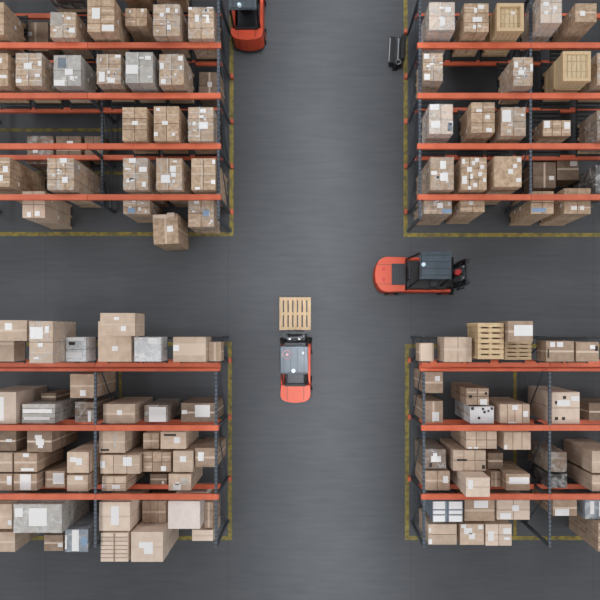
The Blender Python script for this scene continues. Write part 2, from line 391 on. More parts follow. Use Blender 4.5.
UR = [
 ((429, 2, 455, 30), 2.8, L1, 'g', (2, 2), [(445, 7, 451, 12), (440, 18, 445, 25)], {}, 'white film-wrapped load, nearest the aisle in the top row, upper right rack'),
 ((464, 3, 489, 32), 2.75, L1, 'b', (2, 3), [(474, 8, 477, 13), (478, 5, 484, 9), (472.5, 17, 482, 22), (473, 25, 476, 29), (478, 25, 481, 27)], {}, 'tan load with a column of white labels, second in the top row, upper right rack'),
 ((497, 3, 524, 31), 2.8, L1, 'k', (2, 2), [(512, 10, 516, 13)], {'open': 1}, 'open-topped crate with raised wooden rim, top row of the upper right rack'),
 ((538, -8, 562, 23), 2.9, L1, 'g', (2, 3), [(543, 2, 549, 6), (553, 6, 557, 10)], {}, 'grey-white wrapped load touching the top edge, upper right rack'),
 ((575, 3, 597, 22), 2.9, L1, 'b', (1, 1), [(580, 11, 585, 16)], {}, 'narrow tan load with one white label at top right, upper right rack'),
 ((422, 53, 443, 81), 2.5, L1, 'w', (2, 3), [(424, 54, 429, 59), (424, 74, 430, 80)], {'strap': 1}, 'small tan load at the aisle end of the second row, upper right rack'),
 ((513, 57, 536, 86), 2.6, L1, 'w', (2, 3), [(518, 70, 524, 75), (530, 64, 535, 71), (514, 62, 518, 68)], {'strap': 1}, 'white-taped wrapped load beside an empty bay, second row, upper right rack'),
 ((563, 51, 591, 81), 2.75, L1, 'k', (2, 2), [], {}, 'large pale wooden crate with framed lid, second row of the upper right rack'),
 ((597, 53, 625, 85), 2.5, L1, 'w', (2, 3), [], {}, 'wrapped load cut by the right edge, beside the large pale crate'),
 ((429, 104, 453, 134), 2.5, L1, 'g', (2, 2), [(430, 104, 439, 110), (431, 121, 440, 128), (435, 135, 442, 141)], {'patch': [(448, 123, 452, 131, 'blue')]}, 'grey-white wrapped load with large labels, third row aisle end, upper right rack'),
 ((471, 102, 495, 133), 2.6, L1, 'b', (2, 3), [(476, 109, 482, 112), (486, 128, 492, 132), (485, 115, 490, 119)], {}, 'tan load with three scattered labels, second in the third row, upper right rack'),
 ((501, 107, 526, 136), 2.5, L1, 'w', (2, 2), [(502, 110, 511, 122)], {}, 'tan load with one large square label, third row, upper right rack'),
 ((543, 120, 571, 136), 2.1, L1, 's', (3, 2), [(544, 121, 550, 128), (564, 122, 570, 129), (554, 136, 558, 140), (545, 136, 549, 139)], {}, 'short tan load with side labels beside an empty bay, third row, upper right rack'),
 ((597, 110, 625, 143), 2.5, L1, 'wd', (2, 3), [], {}, 'brown netted load cut by the right edge, third row, upper right rack'),
 ((430, 157, 454, 190), 2.5, 0, 'w', (1, 1), [(440, 161, 446, 169), (440, 173, 448, 181), (431, 171, 437, 175)], {}, 'tan load with torn white labels, fourth row aisle end, upper right rack'),
 ((461, 157, 487, 190), 2.5, 0, 'b', (3, 3), [(462, 159, 465, 164), (467, 167, 472, 172), (475, 158, 479, 162), (480, 165, 484, 169), (462, 176, 467, 184), (470, 174, 473, 179), (473, 183, 477, 187), (478, 172, 482, 176), (468, 186, 471, 190), (483, 178, 486, 182), (472, 161, 475, 165)], {}, 'load covered in many small white labels, fourth row, upper right rack'),
 ((494, 156, 522, 187), 2.5, 0, 's', (1, 1), [(517, 158, 521, 162), (513, 164, 517, 168), (508, 169, 513, 174), (516, 178, 521, 182)], {}, 'plain tan load with a diagonal row of labels, fourth row, upper right rack'),
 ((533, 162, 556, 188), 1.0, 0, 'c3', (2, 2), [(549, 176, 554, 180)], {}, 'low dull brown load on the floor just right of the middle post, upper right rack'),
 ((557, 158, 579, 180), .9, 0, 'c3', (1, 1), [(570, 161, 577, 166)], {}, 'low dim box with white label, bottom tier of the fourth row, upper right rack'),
 ((595, 165, 622, 194), 2.0, 0, 'd', (2, 2), [], {}, 'dark wrapped load cut by the right edge, fourth row, upper right rack'),
 ((424, 200, 452, 214), 1.9, 0, 'w', (2, 2), [(437, 203, 443, 208), (442, 209, 452, 213, 'bluelabel')], {}, 'wrapped load on the floor at the corner post of the upper right rack'),
 ((460, 200, 485, 212), 2.0, 0, 's', (2, 2), [(469, 201, 473, 205)], {}, 'tan carton load on the floor, second from the corner, upper right rack front'),
 ((530, 191, 554, 214), 2.0, 0, 's', (2, 2), [(532, 208, 546, 212, 'bluelabel')], {}, 'tan load with blue label strip on the floor, upper right rack front'),
 ((564, 188, 591, 214), 2.0, 0, 's', (2, 2), [(571, 206, 577, 210), (580, 206, 584, 210)], {}, 'tan load with two white labels, rightmost on the floor at the upper right rack front'),
]
DK = 2.3355          # top of the lower racks' upper shelf
LL = [
 ((-30, 341, 14, 360), 3.0, DK, 'c', (1, 1), [], {'north': .15}, 'box supporting another box on the top shelf at the left edge, lower left rack'),
 ((-45, 320, 27, 341), 3.6, 3.004, 'c', (2, 1), [(5, 323, 12, 330)], {}, 'box with one square label stacked on another at the left edge, lower left rack'),
 ((29, 321, 53, 359), 3.9, DK, 'w', (1, 2), [(30, 327, 43, 339), (45, 326, 49, 333), (38, 343, 43, 347), (34, 357, 39, 359)], {}, 'tall tan load with torn white label on the top shelf, lower left rack'),
 ((61, 337, 86, 359), 3.1, DK, 'g', (1, 2), [(64, 352, 82, 358), (68, 337, 84, 341)], {'card': 'white', 'patch': [(69, 342, 75, 345, 'ink')]}, 'small white wrapped box with dark print on the top shelf, lower left rack'),
 ((98, 337, 131, 360), 3.1, DK, 'c', (1, 1), [(112, 346, 118, 351)], {'north': .3}, 'tan box with round white label, under another box, top shelf of lower left rack'),
 ((100, 313, 135, 336), 4.0, 3.104, 'c', (1, 1), [(121, 326, 126, 331), (114, 317, 119, 320)], {}, 'highest box on the lower left rack, stacked on a tan box'),
 ((134, 337, 161, 359), 3.1, DK, 'g', (1, 1), [(148, 338, 158, 344), (139, 353, 145, 358)], {'card': 'white'}, 'white-edged wrapped box beside the two-box stack on the top shelf, lower left rack'),
 ((173, 337, 206, 359), 3.2, DK, 'c', (1, 1), [(173, 345, 179, 351)], {'tapew': .2}, 'wide tan box with clear tape on the top shelf, aisle end of lower left rack'),
 ((207.5, 342, 221, 360), 2.85, DK, 'c2', (1, 1), [], {}, 'small brown box last on the top shelf at the aisle end, lower left rack'),
 ((-20, 392, 16, 424), 2.1, 0, 'c1', (1, 1), [(-3, 397, 4, 421)], {}, 'pale box with tall white label at the left edge, second row, lower left rack'),
 ((22, 404, 55, 425), 1.95, 0, 'stripe', (1, 4), [(23, 409, 52, 413), (24, 417, 50, 420)], {}, 'grey striped wrapped box in the second row, lower left rack'),
 ((41, 393, 56, 403), 1.2, 0, 'c3', (1, 1), [], {}, 'small dim brown box behind the grey striped box, lower left rack'),
 ((70, 374, 94, 398), 2.0, 0, 'c2', (1, 1), [(80, 390, 86, 396)], {}, 'tan box beside the post just below the top beam, lower left rack'),
 ((75, 402, 96, 425), 1.7, 0, 'wd', (1, 3), [(88, 411, 91, 422)], {}, 'dark wrapped box beside the post, second row of lower left rack'),
 ((103, 404, 135, 426), 2.0, 0, 'c', (1, 1), [(117, 410, 122, 415)], {}, 'tan box with round label right of the post, second row, lower left rack'),
 ((144, 405, 168, 424), 1.7, 0, 'wd', (1, 1), [(149, 407, 166, 423)], {}, 'grey-brown box with large pale label, middle of second row, lower left rack'),
 ((181, 403, 215, 425), 1.7, 0, 'c3', (1, 1), [(195, 405, 210, 417), (182, 410, 187, 414)], {}, 'dull brown box with white label at the aisle end, second row, lower left rack'),
 ((-15, 431, 16, 451), 1.8, 0, 'c3', (1, 1), [(6, 439, 12, 442)], {}, 'dull brown box at the left edge just below the second beam, lower left rack'),
 ((27, 431, 52, 452), 2.0, 0, 'c3', (1, 1), [(35, 435, 42, 439), (36, 439, 44, 445), (38, 445, 43, 448)], {}, 'dull box with ragged white label just below the second beam, lower left rack'),
 ((-15, 453, 12, 472), 1.9, 0, 'c', (1, 1), [], {}, 'plain tan box at the left edge, middle layer of the third row, lower left rack'),
 ((14, 453, 37, 472), 1.9, 0, 'c2', (1, 1), [(23, 453, 29, 457), (21, 468, 34, 471)], {}, 'brown box with two small labels, middle layer left of third row, lower left rack'),
 ((-15, 474, 12, 494), 1.9, 0, 'c2', (1, 1), [(7, 476, 12, 485)], {}, 'brown box at the left edge above the lowest beam, lower left rack'),
 ((13.5, 474, 37, 494), 1.9, 0, 'c2', (1, 1), [(20, 474, 31, 490)], {}, 'brown box with tall white label above the lowest beam, lower left rack'),
 ((45, 471, 65, 493), 1.6, 0, 'c2', (1, 2), [(53, 473, 64, 484)], {}, 'short brown box with square white label above the lowest beam, lower left rack'),
 ((67, 452, 89, 473), 2.1, 0, 'c', (1, 1), [(70, 457, 76, 462), (76, 458, 82, 465)], {}, 'tan box with double label left of the post, third row, lower left rack'),
 ((67, 475, 88, 495), 2.0, 0, 'c', (1, 1), [(75, 476, 83, 480)], {}, 'tan box with small label left of the post above the lowest beam, lower left rack'),
 ((99, 431, 125, 453), 2.1, 0, 'c', (1, 1), [], {'patch': [(101, 449, 109, 451, 'ink'), (114, 435, 116, 447, 'grey')]}, 'tan box with dark print right of the post below the second beam, lower left rack'),
 ((100, 455, 140, 474), 2.1, 0, 's', (3, 1), [(100, 461, 105, 468), (123, 457, 132, 466)], {'card': 'card0', 'lay': 2}, 'wide row of three cartons right of the post, middle of third row, lower left rack'),
 ((100, 476, 126, 495), 2.0, 0, 's', (2, 2), [(101, 484, 105, 488), (112, 485, 120, 489)], {'card': 'card0', 'lay': 2}, 'tan carton stack right of the post above the lowest beam, lower left rack'),
 ((143, 452, 171, 472), 1.9, 0, 's', (3, 2), [(161, 466, 166, 471)], {'card': 'card2', 'lay': 2}, 'patchwork of small brown cartons in the middle of the third row, lower left rack'),
 ((173, 451, 193, 472), 2.0, 0, 'c', (1, 1), [(180, 456, 186, 462)], {}, 'tan box with label right of the patchwork cartons, third row, lower left rack'),
 ((143, 433, 159, 449), 1.7, 0, 'c2', (2, 2), [], {}, 'small brown unlabelled box below the second beam, lower left rack'),
 ((160.5, 432, 186, 449), 2.0, 0, 'c', (1, 1), [(174, 437, 180, 443)], {'patch': [(164, 434, 176, 436, 'ink')]}, 'tan box with dark print and white label below the second beam, lower left rack'),
 ((195, 448, 217, 467), 1.9, 0, 'c2', (1, 1), [(198, 452, 204, 461)], {}, 'brown box at the aisle end of the third row, lower left rack'),
 ((150, 474, 167, 491), 1.2, 0, 'c3', (1, 1), [(162, 481, 164, 484)], {}, 'low dim brown box sunk behind others above the lowest beam, lower left rack'),
 ((168.5, 474, 191, 494), 1.9, 0, 'c', (1, 1), [(173, 484, 181, 490), (175, 482, 179, 485)], {'patch': [(181, 478, 188, 485, 'grey')]}, 'tan box with house-shaped white label above the lowest beam, lower left rack'),
 ((-15, 504, 12, 529), 1.9, 0, 'c', (1, 1), [(8, 520, 12, 525)], {}, 'tan box at the left edge below the lowest beam, lower left rack'),
 ((13.5, 504, 62, 533), 2.15, 0, 'g', (1, 1), [(29, 508, 47, 526), (15, 508, 23, 517)], {'card': 'grey'}, 'largest grey wrapped box with big white label, bottom row, lower left rack'),
 ((-15, 532, 15, 552), 1.7, 0, 'c', (1, 1), [], {}, 'plain tan box at the left edge, bottommost in the lower left rack'),
 ((44, 535, 63, 551), 1.2, 0, 'c2', (1, 1), [(58, 543, 63, 547)], {}, 'low brown box below the large grey box, bottom row, lower left rack'),
 ((65, 528, 88, 552), 1.8, 0, 'g', (1, 1), [(72, 529, 79, 551), (64.8, 535, 67, 549)], {'card': 'blue', 'patch': [(81, 537, 87, 545, 'bluelabel')]}, 'blue-grey box with vertical white label, bottom row of the lower left rack'),
 ((99, 502, 130, 531), 2.1, 0, 'c1', (1, 1), [(111, 506, 119, 525)], {}, 'pale box with vertical white label below the lowest beam, lower left rack'),
 ((97, 533, 128, 562), 2.1, 0, 'slat', (1, 6), [], {}, 'slatted pale crate with horizontal boards at the front, lower left rack'),
 ((142, 501, 166, 523), 1.3, 0, 'c2', (3, 1), [], {}, 'low plain brown box behind the large front box, bottom row, lower left rack'),
 ((131, 525, 163, 562), 2.1, 0, 'c1', (1, 1), [(139, 542, 153, 548), (144, 548, 153, 554)], {}, 'large pale box with stepped white label at the front, lower left rack'),
 ((168, 501, 200, 529), 2.15, 0, 'plain', (1, 1), [], {}, 'blank pinkish pale box below the lowest beam, lower left rack'),
 ((192, 530, 213, 541), 1.5, 0, 'c1', (1, 1), [], {}, 'pale box beside the corner post at the front, lower left rack'),
 ((204, 502, 213, 528), 1.5, 0, 'c2', (1, 3), [], {}, 'narrow box squeezed between blank pale box and corner post, lower left rack'),
]
LR = [
 ((444, 337, 472, 359), 3.3, DK, 'c', (2, 1), [], {'tapew': .05}, 'large unlabelled tan box left of the pallet pile on the top shelf, lower right rack'),
 ((419, 343, 434, 360), 2.9, DK, 'c2', (1, 1), [], {'tapew': .2}, 'brown box first on the top shelf at the aisle end, lower right rack'),
 ((508, 321, 533, 342), 3.8, DK+4*.141+.002, 'c2', (1, 1), [(514, 325, 533, 336)], {}, 'box with broad white label standing on a low pallet pile, lower right rack'),
 ((546, 341, 574, 360), 3.05, DK, 'c2', (1, 1), [(550, 342, 555, 347), (557, 342, 563, 347)], {'patch': [(547.5, 349, 549, 358, 'ink')]}, 'brown box with two small labels on the top shelf, lower right rack'),
 ((576, 342, 599, 360), 3.0, DK, 'c2', (1, 1), [(590, 345, 595, 349)], {'patch': [(595, 346, 598, 351, 'ink')]}, 'brown box with one label at the right end of the top shelf, lower right rack'),
 ((424, 372, 443, 393), 1.9, 0, 'c2', (1, 1), [(435, 376, 440, 381)], {}, 'brown box just below the top beam at the corner post, lower right rack'),
 ((424, 401, 443, 423), 1.9, 0, 'c2', (1, 1), [(432, 412, 439, 421)], {}, 'brown box above the second beam at the corner post, lower right rack'),
 ((466, 388, 489, 405), 2.1, 0, 's', (2, 2), [(480, 399, 487, 405)], {'card': 'card2', 'lay': 3, 'patch': [(469, 395, 472, 398, 'ink'), (485, 392, 487, 395, 'ink')]}, 'brown carton stack behind the white spotted box, lower right rack'),
 ((470, 406.5, 494, 426), 2.0, 0, 'dots', (1, 1), [], {}, 'white box with dark spots in its corners, second row, lower right rack'),
 ((500, 404, 530, 425), 2.0, 0, 's', (4, 1), [(512, 405, 518, 410), (523, 411, 528, 417), (508, 422, 516, 425)], {'card': 'card0', 'lay': 2}, 'tan carton load with three white labels right of the spotted box, lower right rack'),
 ((552, 392, 580, 424), 2.1, 0, 'slat2', (1, 2), [(557, 400, 570, 406), (571, 396, 579, 401)], {'patch': [(563, 396, 566, 399, 'ink'), (555, 401, 557, 404, 'ink'), (555, 417, 558, 420, 'ink'), (562, 417, 565, 420, 'ink')]}, 'tall two-tier tan load beside the middle post, second row, lower right rack'),
 ((589, 403, 622, 424), 1.4, 0, 'c3', (1, 1), [], {}, 'dim brown box cut by the right edge, second row, lower right rack'),
 ((424, 449, 446, 469), 1.8, 0, 'wd', (1, 1), [(431, 456, 441, 462), (433, 453, 437, 456)], {'patch': [(429, 463, 432, 467, 'ink')]}, 'dark wrapped box with cross-shaped label at the corner post, third row, lower right rack'),
 ((425, 471, 450, 492), 1.9, 0, 'c2', (2, 2), [(443, 476, 448, 483)], {}, 'brown box with round label at the corner post above the lowest beam, lower right rack'),
 ((453, 450, 486, 471), 2.0, 0, 's', (3, 2), [], {'card': 'card0', 'lay': 2, 'patch': [(457, 459, 467, 461, 'ink'), (482, 465, 485, 469, 'ink')]}, 'patchwork tan carton load with dark print, third row, lower right rack'),
 ((466, 474, 490, 497), 2.75, 0, 'c1', (1, 1), [(468, 480, 473, 489)], {}, 'large pale box rising above the lowest beam, lower right rack'),
 ((466, 431, 497, 449), 2.1, 0, 's', (3, 2), [(468, 447, 472, 451), (474, 447, 478, 451)], {'card': 'card0', 'lay': 3}, 'tan load with two tiny labels just below the second beam, lower right rack'),
 ((488, 453, 503, 469), 1.3, 0, 'c3', (1, 1), [], {}, 'dim plain brown box in the gap of the third row, lower right rack'),
 ((491, 472, 501, 491), 1.5, 0, 'c2', (1, 2), [], {}, 'narrow brown box between pale tall box and wide-labelled box, lower right rack'),
 ((504, 432, 531, 450), 2.0, 0, 's', (3, 1), [(503.5, 445, 507, 449)], {'card': 'card0', 'lay': 2}, 'tan load of upright cartons below the second beam, left of middle post, lower right rack'),
 ((506, 471, 530, 491), 1.9, 0, 'c2', (1, 1), [(509, 477, 529, 484)], {'patch': [(518, 479, 521, 482, 'ink')]}, 'brown box with wide white label above the lowest beam, lower right rack'),
 ((548, 452, 567, 472), 1.8, 0, 'wd', (1, 1), [], {}, 'wrapped brown box right behind the middle post, third row, lower right rack'),
 ((548, 474, 567, 491), 1.6, 0, 'd', (1, 1), [], {}, 'dark grey wrapped box at the middle post above the lowest beam, lower right rack'),
 ((592, 451, 622, 473), 2.1, 0, 'c', (1, 1), [], {}, 'tan box at the right edge, middle layer of third row, lower right rack'),
 ((592, 475, 622, 495), 2.0, 0, 'c', (1, 1), [], {}, 'tan box at the right edge above the lowest beam, lower right rack'),
 ((432, 501, 463, 522), 2.0, 0, 'bluebox', (2, 1), [(433, 501.5, 445, 509), (433, 510.5, 445, 514), (433, 515.5, 445, 522), (449, 501.5, 462, 509), (449, 510.5, 462, 514), (449, 515.5, 462, 522)], {}, 'blue-framed white box in two halves below the lowest beam, lower right rack'),
 ((464.5, 500, 495, 521), 1.8, 0, 'c2', (1, 1), [(474, 500.5, 488, 508)], {}, 'brown box with white label right of the blue-framed box, lower right rack'),
 ((428, 524, 457, 545), 1.7, 0, 's', (1, 2), [(429, 528, 431, 532), (428.5, 539, 432, 544)], {'card': 'card0', 'lay': 3}, 'tan load at the front corner, bottommost of the lower right rack'),
 ((460, 524, 484, 545), 1.6, 0, 'c', (1, 1), [(461, 524, 466, 528), (464, 528, 472, 534), (469, 533, 475, 539), (478, 525, 483, 529)], {}, 'box with ragged white patches at the front, lower right rack'),
 ((485.5, 524, 512, 546), 1.6, 0, 's', (2, 2), [(503, 528, 511, 534), (488, 531, 494, 541), (504, 537, 510, 540)], {'card': 'card1', 'lay': 3}, 'pale load with white patches, right of the ragged-patched box at the front'),
 ((497, 500, 530, 520), 1.9, 0, 's', (2, 2), [(512, 505, 519, 511), (500, 513, 511, 519)], {'card': 'card1', 'lay': 3}, 'pale carton load with two labels below the lowest beam, lower right rack'),
 ((553, 500, 577, 516), 1.8, 0, 'c2', (1, 1), [(555, 509, 569, 516)], {}, 'brown box with torn white label below the lowest beam, right of middle post'),
 ((585, 500, 622, 519), 1.8, 0, 'g', (3, 1), [(590, 501, 594, 514), (599, 501, 606, 516)], {'card': 'blue'}, 'blue-white wrapped load at the right edge below the lowest beam, lower right rack'),
 ((598, 523, 630, 552), 2.1, 0, 's', (2, 3), [], {'card': 'card2'}, 'brown carton load at the right edge at the front, lower right rack'),
]

# ------------------------------------------------------------------ resolve footprints so that nothing interpenetrates
PIXOFF = []
def resolve(lists):
    done = []
    for nm, lst in lists:
        for it in lst:
            (a, b, c, d), zt, zb, st, cells, labs, opt, desc = it
            x0, x1 = X(a, zt), X(c, zt); y0, y1 = Y(d, zt), Y(b, zt)
            if 'north' in opt: y1 = opt['north']
            if zb == DK: y0 = LOY[0]+.13
            o = [x0, x1, y0, y1]
            g = .012
            def clear(ox0, ox1, oy0, oy1, oz0, oz1):
                if zt <= oz0+1e-4 or zb >= oz1-1e-4: return
                if o[0] >= ox1+g or o[1] <= ox0-g or o[2] >= oy1+g or o[3] <= oy0-g: return
                opts = [(ox1+g-o[0], 0, ox1+g), (o[1]-(ox0-g), 1, ox0-g), (oy1+g-o[2], 2, oy1+g), (o[3]-(oy0-g), 3, oy0-g)]
                cst, k, v = min(opts)
                if cst > .22: print('TRIM %.2f side %d  %s' % (cst, k, desc))
                o[k] = v
            for rep in range(2):
                for q in OBST: clear(*q)
                for q in done: clear(*q)
            done.append((o[0], o[1], o[2], o[3], zb, zt))
            yield nm, it, tuple(o)

# racks first (their steel is what the goods must clear)
def decks_for(lst, frames):
    out = []
    for (a, b, c, d), zt, zb, *r in lst:
        if abs(zb-L1) < 1e-6:
            xa, xb = X(a, zt)-.06, X(c, zt)+.06; yc = (Y(b, zt)+Y(d, zt))/2
            for s, n in zip(UPY, UPY[1:]+[UPY[-1]+1.78]):
                if s < yc < n: y0, y1 = s-.08, n+.08; break
            for fx in frames:
                if xa < fx+.06 and xb > fx-.06:
                    if (xa+xb)/2 > fx: xa = fx+.06
                    else: xb = fx-.06
            # neighbouring panels share a bearing on the beam
            out.append((xa, xb, y0+.085, y1-.085, ZL))
    return out
ULX = [-3.5, -8.12, -12.7]; URX = [3.65, 7.58, 11.5]
LLX = [-3.58, -7.86, -12.2]; LRX = [3.79, 8.25, 12.7]
END = Y(545, 2.2)
rack('orange-beamed rack of four rows at upper left, with a forklift at its top right corner', ULX, UPY, None, -14.5, [ZT-.03, ZL-.03, ZL-.03], UPY[1:], UPY+[3.98], 1, decks_for(UL, ULX), tie_span=(4.76, 13.0))
rack('orange-beamed rack of four rows at upper right, with a hand pallet truck at its side', URX, UPY, None, 13.5, [ZT-.03, ZT-.03, ZT-.03], UPY[1:], UPY+[3.98], -1, decks_for(UR, URX), tie_span=(4.76, 13.0))
def lower_decks(xs, far, lst):
    """deck panels of the top shelf, one under each box that stands on it"""
    out = []
    for (a, b, c, d), zt, zb, *r in lst:
        if abs(zb-DK) < 1e-6: out.append([X(a, zt), X(c, zt)])
    if xs[0] > 0: out += [[X(478, 3.6), X(504, 3.6)], [X(506, 2.99), X(533, 2.99)]]
    out.sort()
    for p, q in zip(out, out[1:]):
        if q[0]-p[1] < .01: q[0] = p[1]+.01
    return [(p[0], p[1], LOY[0]+.03, NB+.03, ZT+.003) for p in out]
for lab, xs, far, sd in (('rack with boxes along its top shelf at lower left', LLX, -14, -1), ('rack with a pallet pile on its top shelf at lower right', LRX, 14, 1)):
    rack('orange-beamed '+lab, xs, LOY+[NB], None, far, [ZT-.015]*3, LOY, LOY+[NB, END], -sd, lower_decks(xs, far, LL if xs[0] < 0 else LR), first_ledge=1, tie_span=(END-.05, LOY[0]-.29))

# ------------------------------------------------------------------ goods builders
rnd = random.Random(7)
def pallet_mesh_part(root, w_, d_, m='wood2'):
    mb = MB()
    n = 5
    for k in range(n):
        xx = -w_/2+(k+.5)*w_/n; mb.box(xx-w_/n*.4, xx+w_/n*.4, -d_/2, d_/2, .1, .12)
    for yy in (-d_/2+.05, 0, d_/2-.05):
        mb.box(-w_/2, w_/2, yy-.05, yy+.05, .08, .1)
        for xx in (-w_/2+.05, 0, w_/2-.05): mb.box(xx-.05, xx+.05, yy-.05, yy+.05, .015, .08)
        mb.box(-w_/2, w_/2, yy-.05, yy+.05, 0, .015)
    return mb.build('pallet', m, root)

def grid_layer(mb, w_, d_, nx, ny, z0, z1, gap=.012, jit=0.0, bev=.012):
    for i in range(nx):
        for j in range(ny):
            j1 = rnd.uniform(0, jit); 
            mb.box(-w_/2+i*w_/nx+gap/2, -w_/2+(i+1)*w_/nx-gap/2, -d_/2+j*d_/ny+gap/2, -d_/2+(j+1)*d_/ny-gap/2, z0, z1-j1, bev)

NAMES = {'s': ('carton_stack', 'box stack'), 'w': ('wrapped_pallet_load', 'pallet load'), 'wd': ('wrapped_pallet_load', 'pallet load'),
         'g': ('wrapped_pallet_load', 'pallet load'), 'd': ('wrapped_pallet_load', 'pallet load'), 'b': ('carton_stack', 'box stack'),
         'k': ('wooden_crate', 'crate'), 'slat': ('slatted_crate', 'crate'), 'slat2': ('carton_stack', 'box stack')}
GROUP = {'UL': 'goods stored in the upper left rack', 'UR': 'goods stored in the upper right rack',
         'LL': 'goods stored in the lower left rack', 'LR': 'goods stored in the lower right rack'}
def goods(nm, it, o):
    (a, b, c, d), zt, zb, st, (nx, ny), labs, opt, desc = it
    x0, x1, y0, y1 = o; w_, d_, h = x1-x0, y1-y0, zt-zb
    name, cat = NAMES.get(st, ('cardboard_box', 'box'))
    upper = nm in ('UL', 'UR')
    if not upper and st in ('g', 'd', 'wd', 'w') : name, cat = 'wrapped_box', 'box'
    cx, cy = (x0+x1)/2, (y0+y1)/2
    r = empty(name, (cx, cy, zb), opt.get('rot', 0)); tag(r, desc, cat, GROUP[nm])
    base = 0.0
    if upper and st != 'c':
        pallet_mesh_part(r, w_, d_); base = .12
    cardmap = {'c': 'card0', 'c1': 'card1', 'c2': 'card2', 'c3': 'card3', 's': 'card0', 'w': 'card0', 'wd': 'card3', 'g': 'grey', 'd': 'dark',
               'b': 'card0', 'plain': 'blank', 'dots': 'white', 'stripe': 'grey', 'bluebox': 'blue', 'slat2': 'card1', 'slat': 'card1', 'k': 'crate'}
    cm = opt.get('card', 'card1' if st == 'g' and nm == 'UR' else 'cardu' if upper and cardmap[st] == 'card0' else cardmap[st])
    hh = h-base
    top_extra = 0.0
    if st == 'k':
        mb = MB()
        nb = 6
        ztop = h-(.10 if opt.get('open') else .035)
        for k in range(nb):
            q0 = -w_/2+.02+k*(w_-.04)/nb; mb.box(q0+.006, q0+(w_-.04)/nb-.006, -d_/2+.02, d_/2-.02, base, ztop, .006)
        mb.build('crate_body', 'crate', r)
        rim = MB(); rw = .12
        z0r = h-.16
        rim.box(-w_/2, w_/2, -d_/2, -d_/2+rw, z0r, h, .008).box(-w_/2, w_/2, d_/2-rw, d_/2, z0r, h, .008)
        rim.box(-w_/2, -w_/2+rw, -d_/2+rw, d_/2-rw, z0r, h-.002, .008).box(w_/2-rw, w_/2, -d_/2+rw, d_/2-rw, z0r, h-.002, .008)
        rim.build('rim_frame', 'wood', r)
        bt = MB()
        for zz in (base+.1, base+hh*.5):
            bt.box(-w_/2, w_/2, -d_/2, -d_/2+.03, zz, zz+.1).box(-w_/2, w_/2, d_/2-.03, d_/2, zz, zz+.1).box(-w_/2, -w_/2+.03, -d_/2, d_/2, zz, zz+.1).box(w_/2-.03, w_/2, -d_/2, d_/2, zz, zz+.1)
        bt.build('batten', 'wood', r)
        bands = MB()
        for q in (-.17, .17):
            bands.box(-w_/2+rw, w_/2-rw, q*d_-.012, q*d_+.012, ztop, ztop+.01).box(q*w_-.012, q*w_+.012, -d_/2+rw, d_/2-rw, ztop, ztop+.008)
        bands.build('band', 'wood2', r)
        top_extra = ztop-h
    elif st == 'slat':
        mb = MB().box(-w_/2+.03, w_/2-.03, -d_/2+.03, d_/2-.03, base, h-.03)
        mb.build('crate_body', 'card2', r)
        n = 7
        for k in range(n):
            q = -d_/2+k*d_/n
            MB().box(-w_/2+.004, w_/2-.004, q+.012, q+d_/n-.012, h-.03, h, .006).build('board', 'card1', r)
        s = MB()
        nz = int(h/.25)
        for k in range(nz):
            z0 = k*h/nz
            s.box(w_/2-.03, w_/2, -d_/2, d_/2, z0+.01, z0+h/nz-.03).box(-w_/2+.03, w_/2-.03, d_/2-.03, d_/2, z0+.01, z0+h/nz-.03)
        s.build('side_boards', 'card1', r)
        MB().box(-.03, .03, -d_/2+.01, d_/2-.01, h, h+.008).build('strap', 'card2', r)
    elif st in ('s', 'w', 'wd', 'g', 'd', 'b', 'stripe', 'slat2', 'bluebox'):
        lay = opt.get('lay', max(2, round(hh/.42)))
        lh = hh/lay
        for k in range(lay-1):
            mb = MB(); n1, n2 = (nx, ny) if k % 2 == 0 else (max(1, ny), max(1, nx))
            grid_layer(mb, w_-.01, d_-.01, max(n1, 2), max(n2, 2), base+k*lh, base+(k+1)*lh)
            mb.build('carton_layer', cm, r)
        z0 = base+(lay-1)*lh
        for i in range(nx):
            for j in range(ny):
                gx = .014
                X0 = -w_/2+i*w_/nx+gx/2; X1 = -w_/2+(i+1)*w_/nx-gx/2; Y0 = -d_/2+j*d_/ny+gx/2; Y1 = -d_/2+(j+1)*d_/ny-gx/2
                MB().box(X0, X1, Y0, Y1, z0, h-.002, .014).build('carton', cm, r)
                if w_/nx > .28 and st in ('s', 'b', 'w') and rnd.random() < .6:
                    ym = (Y0+Y1)/2
                    MB().box(X0+.02, X1-.02, ym-.025, ym+.025, h-.003, h+.001).build('tape', 'tapeclear', r)
    else:
        n = max(1, round(hh/.75)); lh = hh/n
        mb = MB()
        for k in range(n):
            z0 = base+k*lh; e = 0 if k == n-1 else rnd.uniform(0, .012)
            if k == n-1 and (nx > 1 or ny > 1): grid_layer(mb, w_, d_, nx, ny, z0, z0+lh, .01)
            else: mb.box(-w_/2+e, w_/2-e, -d_/2+e, d_/2-e, z0, z0+lh, .014)
        mb.build('box_body', cm, r)
        if st != 'dots':
            tw = opt.get('tapew', .035)
            t = MB()
            if w_ > d_*.9: t.box(-w_/2+.016, w_/2-.016, -tw, tw, h-.001, h+.0015)
            else: t.box(-tw, tw, -d_/2+.016, d_/2-.016, h-.001, h+.0015)
            if st != 'plain' : t.build('tape', 'tapeclear', r)
            else: t.bm.free()
        # side seams of the taped stack
        t = MB()
        for k in range(n):
            z0 = base+k*lh
            sx = 1 if cx < 0 else -1
            t.box(min(sx*w_/2, sx*(w_/2+.002)), max(sx*w_/2, sx*(w_/2+.002)), -.03, .03, z0+.02, z0+lh-.02)
        t.build('side_tape', 'tapeclear', r)
